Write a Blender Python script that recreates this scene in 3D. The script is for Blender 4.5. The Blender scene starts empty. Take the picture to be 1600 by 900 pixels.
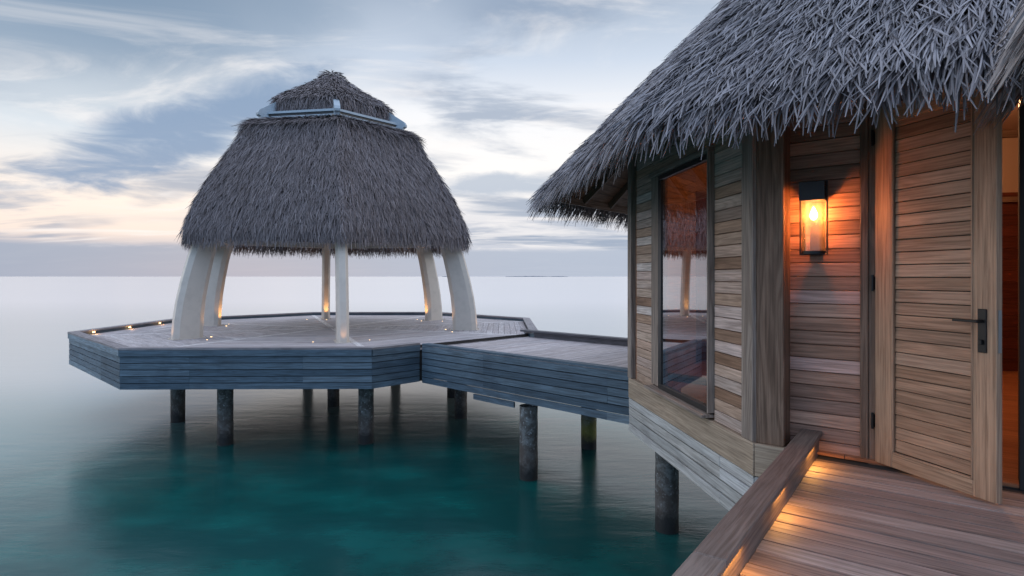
import bpy, math, random
import numpy as np
from mathutils import Vector
random.seed(7); rng = np.random.default_rng(7)
R = math.radians
scene = bpy.context.scene
COL = scene.collection

# ------------------------------------------------------------------ camera
cam_d = bpy.data.cameras.new("camera"); cam = bpy.data.objects.new("camera", cam_d); COL.objects.link(cam)
cam.location = (0, 0, 1.3); cam.rotation_euler = (R(90), 0, 0)
cam_d.sensor_width = 36; cam_d.lens = 36 * 930 / 1600; cam_d.shift_y = -18 / 1600
cam_d.clip_start = 0.05; cam_d.clip_end = 60000
scene.camera = cam
# ------------------------------------------------------------------ colour / render
scene.view_settings.view_transform = 'Standard'; scene.view_settings.look = 'None'
scene.view_settings.exposure = 0.12; scene.view_settings.gamma = 1
scene.render.engine = 'CYCLES'
scene.cycles.use_denoising = True
scene.cycles.max_bounces = 7; scene.cycles.diffuse_bounces = 3; scene.cycles.glossy_bounces = 4
scene.cycles.transmission_bounces = 6; scene.cycles.transparent_max_bounces = 8
scene.cycles.sample_clamp_indirect = 4.0
scene.cycles.caustics_reflective = False; scene.cycles.caustics_refractive = False

SUN_AZ, SUN_EL = -24.0, 4.0      # degrees: azimuth from the view axis (+ right), elevation
# ------------------------------------------------------------------ node helper
class NT:
    def __init__(s, tree): s.t = tree; s.n = tree.nodes; s.l = tree.links
    def node(s, typ, **kw):
        n = s.n.new(typ)
        for k, v in kw.items():
            if k.startswith('i_'):
                key = k[2:]; key = int(key) if key.isdigit() else key.replace('_', ' ')
                s.set(n.inputs[key], v)
            else: setattr(n, k, v)
        return n
    def set(s, sock, v):
        if isinstance(v, bpy.types.NodeSocket): s.l.new(v, sock)
        elif isinstance(v, (tuple, list)):
            sock.default_value = tuple(v) + ((1.0,) if len(v) == 3 and sock.type == 'RGBA' else ())
        else: sock.default_value = v
    def m(s, op, a, b=0.0, c=None, clamp=False):
        n = s.n.new('ShaderNodeMath'); n.operation = op; n.use_clamp = clamp
        s.set(n.inputs[0], a); s.set(n.inputs[1], b)
        if c is not None: s.set(n.inputs[2], c)
        return n.outputs[0]
    def mix(s, f, a, b, mode='MIX'):
        n = s.n.new('ShaderNodeMix'); n.data_type = 'RGBA'; n.blend_type = mode; n.clamp_factor = True
        s.set(n.inputs[0], f); s.set(n.inputs[6], a); s.set(n.inputs[7], b)
        return n.outputs[2]
    def ramp(s, f, stops, interp='EASE'):
        n = s.n.new('ShaderNodeValToRGB'); cr = n.color_ramp; cr.interpolation = interp
        while len(cr.elements) < len(stops): cr.elements.new(0.5)
        for e, (p, c) in zip(cr.elements, stops):
            e.position = p; e.color = (c, c, c, 1) if isinstance(c, (int, float)) else tuple(c) + (1,)
        s.set(n.inputs[0], f); return n.outputs[0]
    def smooth(s, v, a, b):
        n = s.n.new('ShaderNodeMapRange'); n.interpolation_type = 'SMOOTHSTEP'
        s.set(n.inputs[0], v); n.inputs[1].default_value = a; n.inputs[2].default_value = b
        return n.outputs[0]
    def noise(s, vec, scale=5, detail=4, rough=.5, dist=0.0):
        n = s.n.new('ShaderNodeTexNoise'); s.set(n.inputs['Vector'], vec)
        n.inputs['Scale'].default_value = scale; n.inputs['Detail'].default_value = detail
        n.inputs['Roughness'].default_value = rough; n.inputs['Distortion'].default_value = dist
        return n.outputs[0]
    def mapping(s, vec, scale=(1, 1, 1), rot=(0, 0, 0), loc=(0, 0, 0)):
        n = s.n.new('ShaderNodeMapping'); s.set(n.inputs[0], vec)
        n.inputs['Scale'].default_value = scale; n.inputs['Rotation'].default_value = rot; n.inputs['Location'].default_value = loc
        return n.outputs[0]

# ------------------------------------------------------------------ world
world = bpy.data.worlds.new("World"); scene.world = world; world.use_nodes = True
W = NT(world.node_tree); W.n.clear()
tc = W.node('ShaderNodeTexCoord'); gen = tc.outputs['Generated']
sep = W.node('ShaderNodeSeparateXYZ'); W.set(sep.inputs[0], gen); dx, dy, dz = sep.outputs
zc = W.m('MAXIMUM', dz, 0.0)
az = W.m('ARCTAN2', dx, dy)                       # radians, + right of the view axis
sky = W.node('ShaderNodeTexSky', sky_type='NISHITA'); sky.sun_disc = False
sky.sun_elevation = R(SUN_EL); sky.sun_rotation = R(SUN_AZ)
# elevation gradients in three azimuths (left glow, centre, behind the viewer)
left = W.ramp(zc, [(0, (.40, .45, .55)), (.038, (.41, .45, .55)), (.062, (.92, .78, .70)), (.12, (1.02, .90, .80)), (.20, (.70, .76, .82)), (.33, (.27, .36, .48)), (.42, (.17, .24, .34)), (.60, (.42, .54, .74)), (1, (.95, 1.15, 1.5))], 'LINEAR')
cent = W.ramp(zc, [(0, (.50, .55, .64)), (.03, (.50, .55, .65)), (.09, (.74, .74, .78)), (.16, (.98, .95, .92)), (.26, (.90, .91, .94)), (.34, (.60, .68, .80)), (.44, (.36, .44, .56)), (.60, (.50, .62, .82)), (1, (.95, 1.15, 1.5))], 'LINEAR')
back = W.ramp(zc, [(0, (.44, .66, .98)), (.15, (.54, .78, 1.15)), (.5, (.68, .92, 1.35)), (1, (.90, 1.12, 1.5))], 'LINEAR')
side = W.ramp(zc, [(0, (1.15, 1.15, 1.18)), (.15, (1.75, 1.66, 1.58)), (.5, (1.45, 1.5, 1.62)), (1, (.95, 1.15, 1.5))], 'LINEAR')
# positions in ramp() need ascending order: they are
g = W.mix(W.smooth(az, -.60, -.12), left, cent)
backf = W.smooth(dy, .05, -.55)
# clouds on a flat layer overhead, seen in perspective
pl = W.node('ShaderNodeCombineXYZ'); den = W.m('ADD', zc, .10)
W.set(pl.inputs[0], W.m('DIVIDE', dx, den)); W.set(pl.inputs[1], W.m('DIVIDE', dy, den))
pv = pl.outputs[0]
n1 = W.noise(W.mapping(pv, (.55, 1.15, 1), (0, 0, R(28)), (3.1, 1.7, 0)), .9, 7, .56, .7)
n2 = W.noise(W.mapping(pv, (.6, 1.25, 1), (0, 0, R(-38)), (9.3, 4.2, 0)), 1.5, 8, .6, 1.1)
n3 = W.noise(W.mapping(pv, (1, 1, 1), (0, 0, R(10)), (1.3, 8.2, 0)), .55, 3, .5, .3)
dark = W.m('MULTIPLY', W.smooth(n1, .46, .60), W.smooth(n3, .36, .55))
wisp = W.smooth(n2, .46, .70)
g = W.mix(W.m('MULTIPLY', dark, .75), g, (.27, .35, .48))
g = W.mix(W.m('MULTIPLY', wisp, .62), g, (.93, .90, .89))
# one broad blue-grey bank up-left of the pavilion, and one low to its right
def blob(a0, z0, sa, sz, slope, warp):
    u = W.m('SUBTRACT', az, a0); v = W.m('SUBTRACT', zc, z0)
    v = W.m('SUBTRACT', v, W.m('MULTIPLY', u, slope))
    nn = W.m('SUBTRACT', W.noise(pv, 2.2, 6, .6, .5), .5)
    d = W.m('ADD', W.m('POWER', W.m('ABSOLUTE', W.m('DIVIDE', u, sa)), 2.0), W.m('POWER', W.m('ABSOLUTE', W.m('DIVIDE', v, sz)), 2.0))
    d = W.m('ADD', d, W.m('MULTIPLY', nn, warp))
    return W.smooth(d, 1.25, .1)
b1 = blob(-.50, .21, .22, .055, .45, 2.6)
b2 = blob(.02, .155, .20, .022, .06, 2.8)
b3 = blob(-.62, .33, .40, .07, .2, 2.0)
g = W.mix(W.m('MULTIPLY', b1, .9), g, (.22, .33, .50))
g = W.mix(W.m('MULTIPLY', b2, .75), g, (.40, .48, .60))
g = W.mix(W.m('MULTIPLY', b3, .45), g, (.22, .32, .45))
edge = W.m('ADD', zc, W.m('MULTIPLY', W.m('SUBTRACT', W.noise(W.mapping(gen, (1, 1, 9)), 6, 6, .6, .4), .5), .020))
band = W.smooth(edge, .050, .040)
g = W.mix(W.m('MULTIPLY', band, .96), g, W.mix(W.smooth(az, -.5, .1), (.36, .42, .53), (.45, .51, .62)))
g = W.mix(W.smooth(W.m('ABSOLUTE', az), .80, 1.15), g, side)
g = W.mix(backf, g, back)
skyc = W.node('ShaderNodeVectorMath', operation='SCALE'); W.set(skyc.inputs[0], sky.outputs[0]); skyc.inputs['Scale'].default_value = .09
g = W.mix(.02, g, skyc.outputs[0])
g = W.mix(W.smooth(dz, -.004, -.02), g, (.10, .20, .22))
bg = W.node('ShaderNodeBackground'); W.set(bg.inputs[0], g); bg.inputs[1].default_value = 1.0
out = W.node('ShaderNodeOutputWorld'); W.l.new(bg.outputs[0], out.inputs[0])
# sun: just above the horizon behind thin cloud, very weak
sd = bpy.data.lights.new("sun", 'SUN'); sd.energy = 0.10; sd.angle = R(90); sd.color = (1, .82, .68)
so = bpy.data.objects.new("sun", sd); COL.objects.link(so)
sv = Vector((math.sin(R(SUN_AZ)) * math.cos(R(SUN_EL + 4)), math.cos(R(SUN_AZ)) * math.cos(R(SUN_EL + 4)), math.sin(R(SUN_EL + 4))))
so.rotation_euler = sv.to_track_quat('Z', 'Y').to_euler(); so.location = sv * 50

# ------------------------------------------------------------------ mesh builder
def vec(*a): return np.array(a, float)
def unit(v): v = np.asarray(v, float); return v / np.linalg.norm(v)
UP = vec(0, 0, 1)
def d2(deg): return vec(math.cos(R(deg)), math.sin(R(deg)), 0)

class MB:
    def __init__(s): s.v = []; s.f = []; s.uv = []; s.tone = []
    def add(s, verts, faces, uvs=None, tone=None):
        b = len(s.v); s.v += [tuple(map(float, p)) for p in verts]
        tone = random.random() if tone is None else tone
        for i, f in enumerate(faces):
            s.f.append(tuple(b + k for k in f))
            s.uv += (uvs[i] if uvs else [(0, 0)] * len(f)); s.tone.append(tone)
    def bar(s, c0, ax, ay, az_, L, w, t, tone=None):
        """box: corner-centre c0, along ax L, across ay w (centred), az_ t (centred); UV in metres with a random offset"""
        ax, ay, az_ = unit(ax), unit(ay), unit(az_); c0 = np.asarray(c0, float)
        P = [c0 + ax * (L * i) + ay * (w * j) + az_ * (t * k) for i in (0, 1) for j in (-.5, .5) for k in (-.5, .5)]
        loc = [(L * i, w * j, t * k) for i in (0, 1) for j in (-.5, .5) for k in (-.5, .5)]
        F = [(0, 1, 3, 2), (4, 6, 7, 5), (0, 4, 5, 1), (2, 3, 7, 6), (0, 2, 6, 4), (1, 5, 7, 3)]
        r1, r2 = random.random() * 40, random.random() * 40
        U = []
        for i, f in enumerate(F):
            if i < 2: U.append([(loc[k][2] + r1, loc[k][1] + r2) for k in f])
            elif i < 4: U.append([(loc[k][0] + r1, loc[k][2] + r2 + w / 2) for k in f])
            else: U.append([(loc[k][0] + r1, loc[k][1] + r2) for k in f])
        s.add(P, F, U, tone)
    def box(s, p0, p1, tone=None):
        p0, p1 = np.minimum(p0, p1), np.maximum(p0, p1); d = p1 - p0; c = (p0 + p1) / 2
        i = int(np.argmax(d)); ax = np.eye(3)[i]; ay = np.eye(3)[(i + 1) % 3]; az_ = np.eye(3)[(i + 2) % 3]
        s.bar(c - ax * d[i] / 2, ax, ay, az_, d[i], d[(i + 1) % 3], d[(i + 2) % 3], tone)
    def prism(s, poly, z0, z1, dirv=(1, 0, 0), tone=None):
        """vertical prism over a convex 2-D polygon, UV along dirv"""
        n = len(poly)
        if n < 3: return
        a = unit(vec(dirv[0], dirv[1], 0)); b = vec(-a[1], a[0], 0)
        r1, r2 = random.random() * 40, random.random() * 40
        V = [(p[0], p[1], z1) for p in poly] + [(p[0], p[1], z0) for p in poly]
        uvp = [(p[0] * a[0] + p[1] * a[1] + r1, p[0] * b[0] + p[1] * b[1] + r2) for p in poly]
        F = [tuple(range(n)), tuple(range(2 * n - 1, n - 1, -1))]; U = [uvp, uvp[::-1]]
        for i in range(n):
            j = (i + 1) % n; F.append((i, n + i, n + j, j)); u0, u1 = uvp[i], uvp[j]
            U.append([u0, (u0[0], u0[1] + z1 - z0), (u1[0], u1[1] + z1 - z0), u1])
        s.add(V, F, U, tone)
    def quad(s, a, b, c, d, tone=None):
        a, b, c, d = map(lambda q: np.asarray(q, float), (a, b, c, d)); L = np.linalg.norm(b - a); H = np.linalg.norm(d - a)
        s.add([a, b, c, d], [(0, 1, 2, 3)], [[(0, 0), (L, 0), (L, H), (0, H)]], tone)
    def lathe(s, prof, seg=20, c=(0, 0, 0), axis=2, tone=None, a0=0):
        V = []; n = len(prof)
        for k in range(seg):
            a = 2 * math.pi * k / seg + a0
            for r, z in prof:
                q = [r * math.cos(a), r * math.sin(a), z]
                if axis == 0: q = [q[2], q[0], q[1]]
                V.append((c[0] + q[0], c[1] + q[1], c[2] + q[2]))
        F = []; U = []
        for k in range(seg):
            k2 = (k + 1) % seg
            for i in range(n - 1):
                F.append((k * n + i, k2 * n + i, k2 * n + i + 1, k * n + i + 1))
                U.append([(prof[i][1], k / seg), (prof[i][1], (k + 1) / seg), (prof[i + 1][1], (k + 1) / seg), (prof[i + 1][1], k / seg)])
        s.add(V, F, U, tone)
    def build(s, name, mat, parent=None, bevel=0, smooth=False, **props):
        me = bpy.data.meshes.new(name); me.from_pydata(s.v, [], s.f); me.update()
        uvl = me.uv_layers.new(name="uv"); uvl.data.foreach_set("uv", np.array(s.uv, 'f').ravel())
        at = me.attributes.new("tone", 'FLOAT', 'FACE'); at.data.foreach_set("value", np.array(s.tone, 'f'))
        me.materials.append(mat)
        if smooth: me.polygons.foreach_set("use_smooth", [True] * len(me.polygons)); me.update()
        o = bpy.data.objects.new(name, me); COL.objects.link(o); o.parent = parent
        if bevel:
            b = o.modifiers.new("bevel", 'BEVEL'); b.width = bevel; b.segments = 1; b.limit_method = 'ANGLE'; b.angle_limit = R(40)
        for k, v in props.items(): o[k] = v
        return o

def thing(name, label, cat, loc=(0, 0, 0), group=None, kind=None):
    o = bpy.data.objects.new(name, None); COL.objects.link(o); o.location = loc; o.empty_display_size = .2
    o['label'] = label; o['category'] = cat
    if group: o['group'] = group
    if kind: o['kind'] = kind
    return o
def rebase(root, loc):
    """move the Empty to the thing's base; its parts were built in world coordinates"""
    root.location = loc
    for c in root.children: c.location = (-loc[0], -loc[1], -loc[2])

def clip(poly, p, n):
    """keep the side of the line through p where (q-p).n >= 0"""
    o = []
    for i in range(len(poly)):
        a, b = poly[i], poly[(i + 1) % len(poly)]
        da = (a[0] - p[0]) * n[0] + (a[1] - p[1]) * n[1]; db = (b[0] - p[0]) * n[0] + (b[1] - p[1]) * n[1]
        if da >= 0: o.append(a)
        if (da >= 0) != (db >= 0):
            t = da / (da - db); o.append((a[0] + (b[0] - a[0]) * t, a[1] + (b[1] - a[1]) * t))
    return o
def area(poly):
    return abs(sum(poly[i][0] * poly[(i + 1) % len(poly)][1] - poly[(i + 1) % len(poly)][0] * poly[i][1] for i in range(len(poly)))) / 2
def deck_boards(mb, poly, origin, along, w=.14, gap=.006, z1=0, th=.03, rag=.0018, joint=None):
    a = unit(vec(along[0], along[1], 0)); b = vec(-a[1], a[0], 0)
    us = [(p[0] - origin[0]) * b[0] + (p[1] - origin[1]) * b[1] for p in poly]
    k0, k1 = math.floor(min(us) / w), math.ceil(max(us) / w)
    for k in range(k0, k1):
        lo, hi = k * w + gap / 2, (k + 1) * w - gap / 2
        q = clip(poly, (origin[0] + b[0] * lo, origin[1] + b[1] * lo), b)
        q = clip(q, (origin[0] + b[0] * hi, origin[1] + b[1] * hi), -b) if len(q) > 2 else q
        if len(q) < 3 or area(q) < 4e-4: continue
        pieces = [q]
        if joint:
            ts = [p[0] * a[0] + p[1] * a[1] for p in q]; t = min(ts) + random.uniform(.3, 1) * joint
            pieces = []
            while t < max(ts) - .3:
                pt = (a[0] * t, a[1] * t)
                pieces.append(clip(q, (pt[0] - a[0] * .002, pt[1] - a[1] * .002), -a)); q = clip(q, (pt[0] + a[0] * .002, pt[1] + a[1] * .002), a)
                t += joint * random.uniform(.8, 1.1)
            pieces.append(q)
        for q in pieces:
            if len(q) > 2: mb.prism(q, z1 - th, z1 + random.uniform(-rag, rag), a)

# ------------------------------------------------------------------ materials
def new_mat(name):
    m = bpy.data.materials.new(name); m.use_nodes = True; N = NT(m.node_tree)
    p = m.node_tree.nodes['Principled BSDF']; return m, N, p
def wood(name, cols, rough=.6, bump=.25, grain=1.0, stain=.35, spec=.35, figure=.5, sat_far=None):
    """cols: colours picked by the board's own tone; grain runs along U (metres)"""
    m, N, p = new_mat(name)
    uv = N.node('ShaderNodeUVMap', uv_map='uv').outputs[0]
    tone = N.node('ShaderNodeAttribute', attribute_name='tone').outputs['Fac']
    base = N.ramp(tone, [(i / max(1, len(cols) - 1), c) for i, c in enumerate(cols)], 'LINEAR')
    fine = N.noise(N.mapping(uv, (2.2, 70, 1)), 1, 6, .65, .4)
    mid = N.noise(N.mapping(uv, (.9, 16, 1)), 1, 4, .55, 1.0)
    fig = N.noise(N.mapping(uv, (.55, 6.5, 1)), 1, 2, .4, .6)
    ring = N.m('SINE', N.m('MULTIPLY', fig, 60.0)); ring = N.m('MULTIPLY_ADD', ring, .5, .5)
    oc = N.node('ShaderNodeTexCoord').outputs['Object']
    st = N.noise(oc, 1.7, 5, .6, .4); st2 = N.noise(N.mapping(uv, (3, 9, 1)), 1, 5, .6)
    c = N.mix(N.m('MULTIPLY', N.smooth(fine, .38, .66), .75 * grain), base, N.mix(1, base, (.45, .42, .40), 'MULTIPLY'))
    c = N.mix(N.m('MULTIPLY', N.smooth(ring, .3, 1), .62 * figure), c, N.mix(1, c, (.52, .45, .40), 'MULTIPLY'))
    c = N.mix(N.m('MULTIPLY', N.smooth(mid, .42, .66), .6 * grain), c, N.mix(1, c, (1.35, 1.33, 1.32), 'MULTIPLY'))
    c = N.mix(N.m('MULTIPLY', N.smooth(st, .48, .75), stain), c, N.mix(1, c, (.55, .56, .60), 'MULTIPLY'))
    c = N.mix(N.m('MULTIPLY', N.smooth(st2, .60, .78), stain * .8), c, N.mix(1, c, (.45, .44, .45), 'MULTIPLY'))
    N.set(p.inputs['Base Color'], c)
    N.set(p.inputs['Roughness'], N.m('MULTIPLY_ADD', fine, .25, rough - .1)); p.inputs['Specular IOR Level'].default_value = spec
    h = N.m('ADD', N.m('MULTIPLY', fine, .7), N.m('MULTIPLY', ring, .12 * figure))
    b = N.node('ShaderNodeBump', i_Strength=bump, i_Distance=.004); N.set(b.inputs['Height'], h); N.set(p.inputs['Normal'], b.outputs[0])
    return m
def plain(name, col, rough=.5, metal=0, spec=.5, nz=.0, scale=8, bump=0):
    m, N, p = new_mat(name)
    oc = N.node('ShaderNodeTexCoord').outputs['Object']; n = N.noise(oc, scale, 6, .6)
    N.set(p.inputs['Base Color'], N.mix(N.m('MULTIPLY', N.smooth(n, .4, .75), nz), col, tuple(x * .55 for x in col)))
    N.set(p.inputs['Roughness'], N.m('MULTIPLY_ADD', n, .2, rough - .1)); p.inputs['Metallic'].default_value = metal
    p.inputs['Specular IOR Level'].default_value = spec
    if bump:
        b = N.node('ShaderNodeBump', i_Strength=bump, i_Distance=.01); N.set(b.inputs['Height'], n); N.set(p.inputs['Normal'], b.outputs[0])
    return m
def emit(name, col, s):
    m, N, p = new_mat(name); p.inputs['Base Color'].default_value = (.8, .7, .5, 1)
    p.inputs['Emission Color'].default_value = tuple(col) + (1,); p.inputs['Emission Strength'].default_value = s; return m

M = {}
M['deck_far'] = wood('weathered_decking', [(.42, .38, .385), (.48, .44, .45), (.55, .50, .505), (.44, .385, .385), (.60, .56, .56)], .62, .2, stain=.3, spec=.3)
M['strip'] = wood('pale_deck_strip', [(.66, .62, .61), (.72, .68, .67)], .62, .2, stain=.15)
M['fascia'] = wood('grey_fascia_boards', [(.060, .095, .13), (.085, .125, .165), (.12, .17, .215), (.07, .108, .145), (.20, .26, .31)], .65, .2, stain=.6)
M['skirt'] = wood('pale_skirt_boards', [(.42, .41, .39), (.54, .53, .51), (.48, .46, .43), (.62, .61, .60)], .65, .25, stain=.4, figure=.15)
M['deck_near'] = wood('entrance_decking', [(.09, .06, .05), (.24, .165, .14), (.34, .25, .22), (.14, .092, .078), (.46, .36, .32), (.19, .13, .11)], .58, .5, stain=.45, spec=.5, figure=.35)
M['kerb'] = wood('kerb_timber', [(.17, .125, .105), (.22, .17, .145)], .5, .35, stain=.5, figure=.25)
M['kerb_far'] = wood('far_kerb_timber', [(.24, .215, .225), (.31, .285, .29)], .6, .2, stain=.4)
M['kerb_dark'] = wood('dark_weathered_kerb', [(.10, .095, .105), (.14, .13, .14)], .6, .2)
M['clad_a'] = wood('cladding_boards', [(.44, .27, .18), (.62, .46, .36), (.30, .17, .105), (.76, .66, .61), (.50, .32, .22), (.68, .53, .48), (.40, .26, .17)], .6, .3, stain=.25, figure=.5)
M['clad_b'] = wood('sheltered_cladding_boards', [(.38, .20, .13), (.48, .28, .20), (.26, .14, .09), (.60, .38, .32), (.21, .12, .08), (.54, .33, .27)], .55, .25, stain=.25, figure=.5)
M['post'] = wood('dark_post_timber', [(.20, .125, .085), (.25, .16, .11)], .55, .35, stain=.3, figure=1.0)
M['post_pale'] = wood('pale_post_timber', [(.30, .235, .195), (.36, .29, .245)], .6, .3, stain=.3, figure=.8)
M['trim'] = wood('base_trim_timber', [(.41, .31, .225), (.45, .345, .255)], .6, .2, stain=.3, figure=.3)
M['door'] = wood('door_timber', [(.42, .255, .165), (.31, .18, .11), (.50, .33, .23), (.25, .15, .095)], .5, .22, stain=.15, figure=.4)
M['stile'] = wood('door_frame_timber', [(.40, .25, .16), (.45, .29, .19)], .5, .2, stain=.12, figure=.25)
M['soffit'] = wood('soffit_boards', [(.16, .10, .07), (.20, .13, .09)], .6, .2)
M['inner'] = wood('interior_timber', [(.30, .14, .08), (.38, .18, .10), (.25, .11, .06)], .4, .15, stain=.1)
M['mahog'] = wood('dark_red_panelling', [(.085, .022, .014), (.12, .032, .02), (.06, .016, .011)], .45, .1, stain=.1)
M['floor'] = wood('interior_floor_timber', [(.42, .17, .08), (.34, .13, .06), (.48, .21, .10)], .3, .1, stain=.1, spec=.6)
M['white'] = plain('white_painted_frame', (.56, .49, .42), .45, nz=.25, scale=5, bump=.08)
M['collar'] = plain('blue_grey_painted_metal', (.36, .42, .47), .5, nz=.3, scale=6)
M['black'] = plain('black_metal', (.018, .017, .017), .38, metal=.6, spec=.5)
M['black_frame'] = plain('black_window_frame', (.02, .018, .017), .4)
M['steel'] = plain('steel', (.35, .35, .34), .35, metal=1)
M['plaster'] = plain('interior_plaster', (.34, .24, .18), .8)
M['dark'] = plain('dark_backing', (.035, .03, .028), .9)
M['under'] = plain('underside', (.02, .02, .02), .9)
WARM = (1.0, .50, .16)
M['bulb'] = emit('bulb_glow', (1, .62, .22), 40)
M['spot'] = emit('warm_led', (1, .62, .25), 5)
M['diffuser'] = emit('ceiling_lamp_glow', (1, .55, .25), 6)
# glass panes
def glass(name, col=(1, 1, 1), rough=0.0, ior=1.5, refl=1.9):
    m, N, p = new_mat(name); N.n.remove(p); o = N.n['Material Output']
    fr = N.node('ShaderNodeFresnel'); fr.inputs[0].default_value = ior
    gl = N.node('ShaderNodeBsdfGlossy'); gl.inputs['Roughness'].default_value = rough
    tr = N.node('ShaderNodeBsdfTransparent'); tr.inputs[0].default_value = tuple(col) + (1,)
    mx = N.node('ShaderNodeMixShader'); N.set(mx.inputs[0], N.m('MULTIPLY', fr.outputs[0], refl, clamp=True))
    N.l.new(tr.outputs[0], mx.inputs[1]); N.l.new(gl.outputs[0], mx.inputs[2]); N.l.new(mx.outputs[0], o.inputs[0]); return m
M['pane'] = glass('window_glass', (.80, .82, .81), refl=4.4)
m = M['lamp_glass'] = glass('lamp_glass', (.98, .95, .90), .03, 1.45)
N = NT(m.node_tree); o_ = N.n['Material Output']; prev = o_.inputs[0].links[0].from_socket
dfu = N.node('ShaderNodeBsdfTranslucent'); dfu.inputs[0].default_value = (.9, .75, .5, 1); mx_ = N.node('ShaderNodeMixShader')
sd_n = N.noise(N.node('ShaderNodeTexCoord').outputs['Object'], 90, 3, .6)
N.set(mx_.inputs[0], N.m('MULTIPLY_ADD', N.smooth(sd_n, .45, .7), .12, .09)); N.l.new(prev, mx_.inputs[1]); N.l.new(dfu.outputs[0], mx_.inputs[2]); N.l.new(mx_.outputs[0], o_.inputs[0])
# thatch; the near-black first colour paints gap shade onto the under-layer
def thatch_mat(name, cols, rough=.42):
    m, N, p = new_mat(name)
    tone = N.node('ShaderNodeAttribute', attribute_name='tone').outputs['Fac']
    c = N.ramp(tone, [(i / (len(cols) - 1), q) for i, q in enumerate(cols)], 'LINEAR')
    oc = N.node('ShaderNodeTexCoord').outputs['Object']; n = N.noise(oc, .9, 4, .6)
    c = N.mix(N.m('MULTIPLY', N.smooth(n, .45, .7), .35), c, N.mix(1, c, (.68, .64, .62), 'MULTIPLY'))
    N.set(p.inputs['Base Color'], c); p.inputs['Roughness'].default_value = rough; p.inputs['Specular IOR Level'].default_value = .4
    return m
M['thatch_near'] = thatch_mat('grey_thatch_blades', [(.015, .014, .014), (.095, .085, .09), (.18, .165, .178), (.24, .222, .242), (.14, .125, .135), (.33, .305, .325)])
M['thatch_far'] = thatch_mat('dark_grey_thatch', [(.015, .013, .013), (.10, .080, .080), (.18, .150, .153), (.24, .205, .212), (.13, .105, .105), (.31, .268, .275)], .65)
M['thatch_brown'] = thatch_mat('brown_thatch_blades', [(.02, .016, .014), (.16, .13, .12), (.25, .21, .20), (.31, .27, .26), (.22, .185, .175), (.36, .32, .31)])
# piles
def pile_mat(name, algae):
    m, N, p = new_mat(name)
    ge = N.node('ShaderNodeNewGeometry').outputs['Position']; sp = N.node('ShaderNodeSeparateXYZ'); N.set(sp.inputs[0], ge)
    n = N.noise(ge, 9, 8, .7, .3); n2 = N.noise(ge, 24, 5, .6); n3 = N.noise(N.mapping(ge, (1, 1, .25)), 12, 4, .5)
    c = N.mix(N.smooth(n, .42, .62), (.075, .068, .062), (.17, .18, .18))
    c = N.mix(N.m('MULTIPLY', N.smooth(n2, .58, .68), .8), c, (.42, .45, .47))
    c = N.mix(N.m('MULTIPLY', N.smooth(n3, .55, .75), .6), c, (.045, .04, .036))
    zz = N.m('ADD', sp.outputs[2], N.m('MULTIPLY', N.m('SUBTRACT', n, .5), .35))
    if algae: c = N.mix(N.m('MULTIPLY', N.smooth(zz, -1.05, -1.45), .85), c, (.20, .19, .03))
    else: c = N.mix(N.m('MULTIPLY', N.smooth(zz, -1.0, -1.35), .6), c, (.075, .055, .045))
    c = N.mix(N.smooth(zz, -1.42, -1.66), c, (.014, .014, .014))
    N.set(p.inputs['Base Color'], c); p.inputs['Roughness'].default_value = .75
    b = N.node('ShaderNodeBump', i_Strength=.6, i_Distance=.02); N.set(b.inputs['Height'], n); N.set(p.inputs['Normal'], b.outputs[0])
    return m
M['pile'] = pile_mat('crusted_concrete', False); M['pile_algae'] = pile_mat('algae_concrete', True)
# sea
def sea_mat():
    m, N, p = new_mat('still_sea_water')
    ge = N.node('ShaderNodeNewGeometry').outputs['Position']
    n = N.noise(N.mapping(ge, (.16, .11, 1)), 1, 4, .5, .6); n2 = N.noise(N.mapping(ge, (.9, 1.3, 1)), 1, 5, .55)
    sp = N.node('ShaderNodeSeparateXYZ'); N.set(sp.inputs[0], ge)
    # pavilion's dark reflection painted in as a teal patch, paler sky reflection around it
    gx = N.m('MULTIPLY', N.m('ADD', sp.outputs[0], 1.9), .165); gy = N.m('MULTIPLY', N.m('SUBTRACT', sp.outputs[1], 7.5), .12)
    d = N.m('SQRT', N.m('ADD', N.m('POWER', N.m('ABSOLUTE', gx), 2.), N.m('POWER', N.m('ABSOLUTE', gy), 2.)))
    d = N.m('ADD', d, N.m('MULTIPLY', N.m('SUBTRACT', n, .5), .8))
    c = N.mix(N.smooth(n2, .4, .7), (.003, .055, .053), (.004, .092, .084))
    c = N.mix(N.smooth(d, .5, 1.5), c, (.12, .22, .22))
    c = N.mix(N.smooth(sp.outputs[1], 10.5, 19), c, (.36, .385, .38))  # base colour pales with distance, painting in the bright sky reflection
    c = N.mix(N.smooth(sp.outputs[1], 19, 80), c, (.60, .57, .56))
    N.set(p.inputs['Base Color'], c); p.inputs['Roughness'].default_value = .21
    p.inputs['IOR'].default_value = 1.48; p.inputs['Specular IOR Level'].default_value = .5
    w1 = N.noise(N.mapping(ge, (.8, 2.2, 1), (0, 0, R(8))), 1.4, 6, .6, .3); w2 = N.noise(N.mapping(ge, (3, 8, 1), (0, 0, R(-5))), 1.3, 4, .6)
    w3 = N.noise(N.mapping(ge, (.02, .12, 1), (0, 0, R(4))), 1, 5, .6)
    h = N.m('ADD', N.m('MULTIPLY', w1, .05), N.m('MULTIPLY', w2, .008)); h = N.m('ADD', h, N.m('MULTIPLY', w3, .25))
    b = N.node('ShaderNodeBump', i_Strength=.13, i_Distance=1.0); N.set(b.inputs['Height'], h); N.set(p.inputs['Normal'], b.outputs[0])
    return m
M['sea'] = sea_mat()

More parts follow.
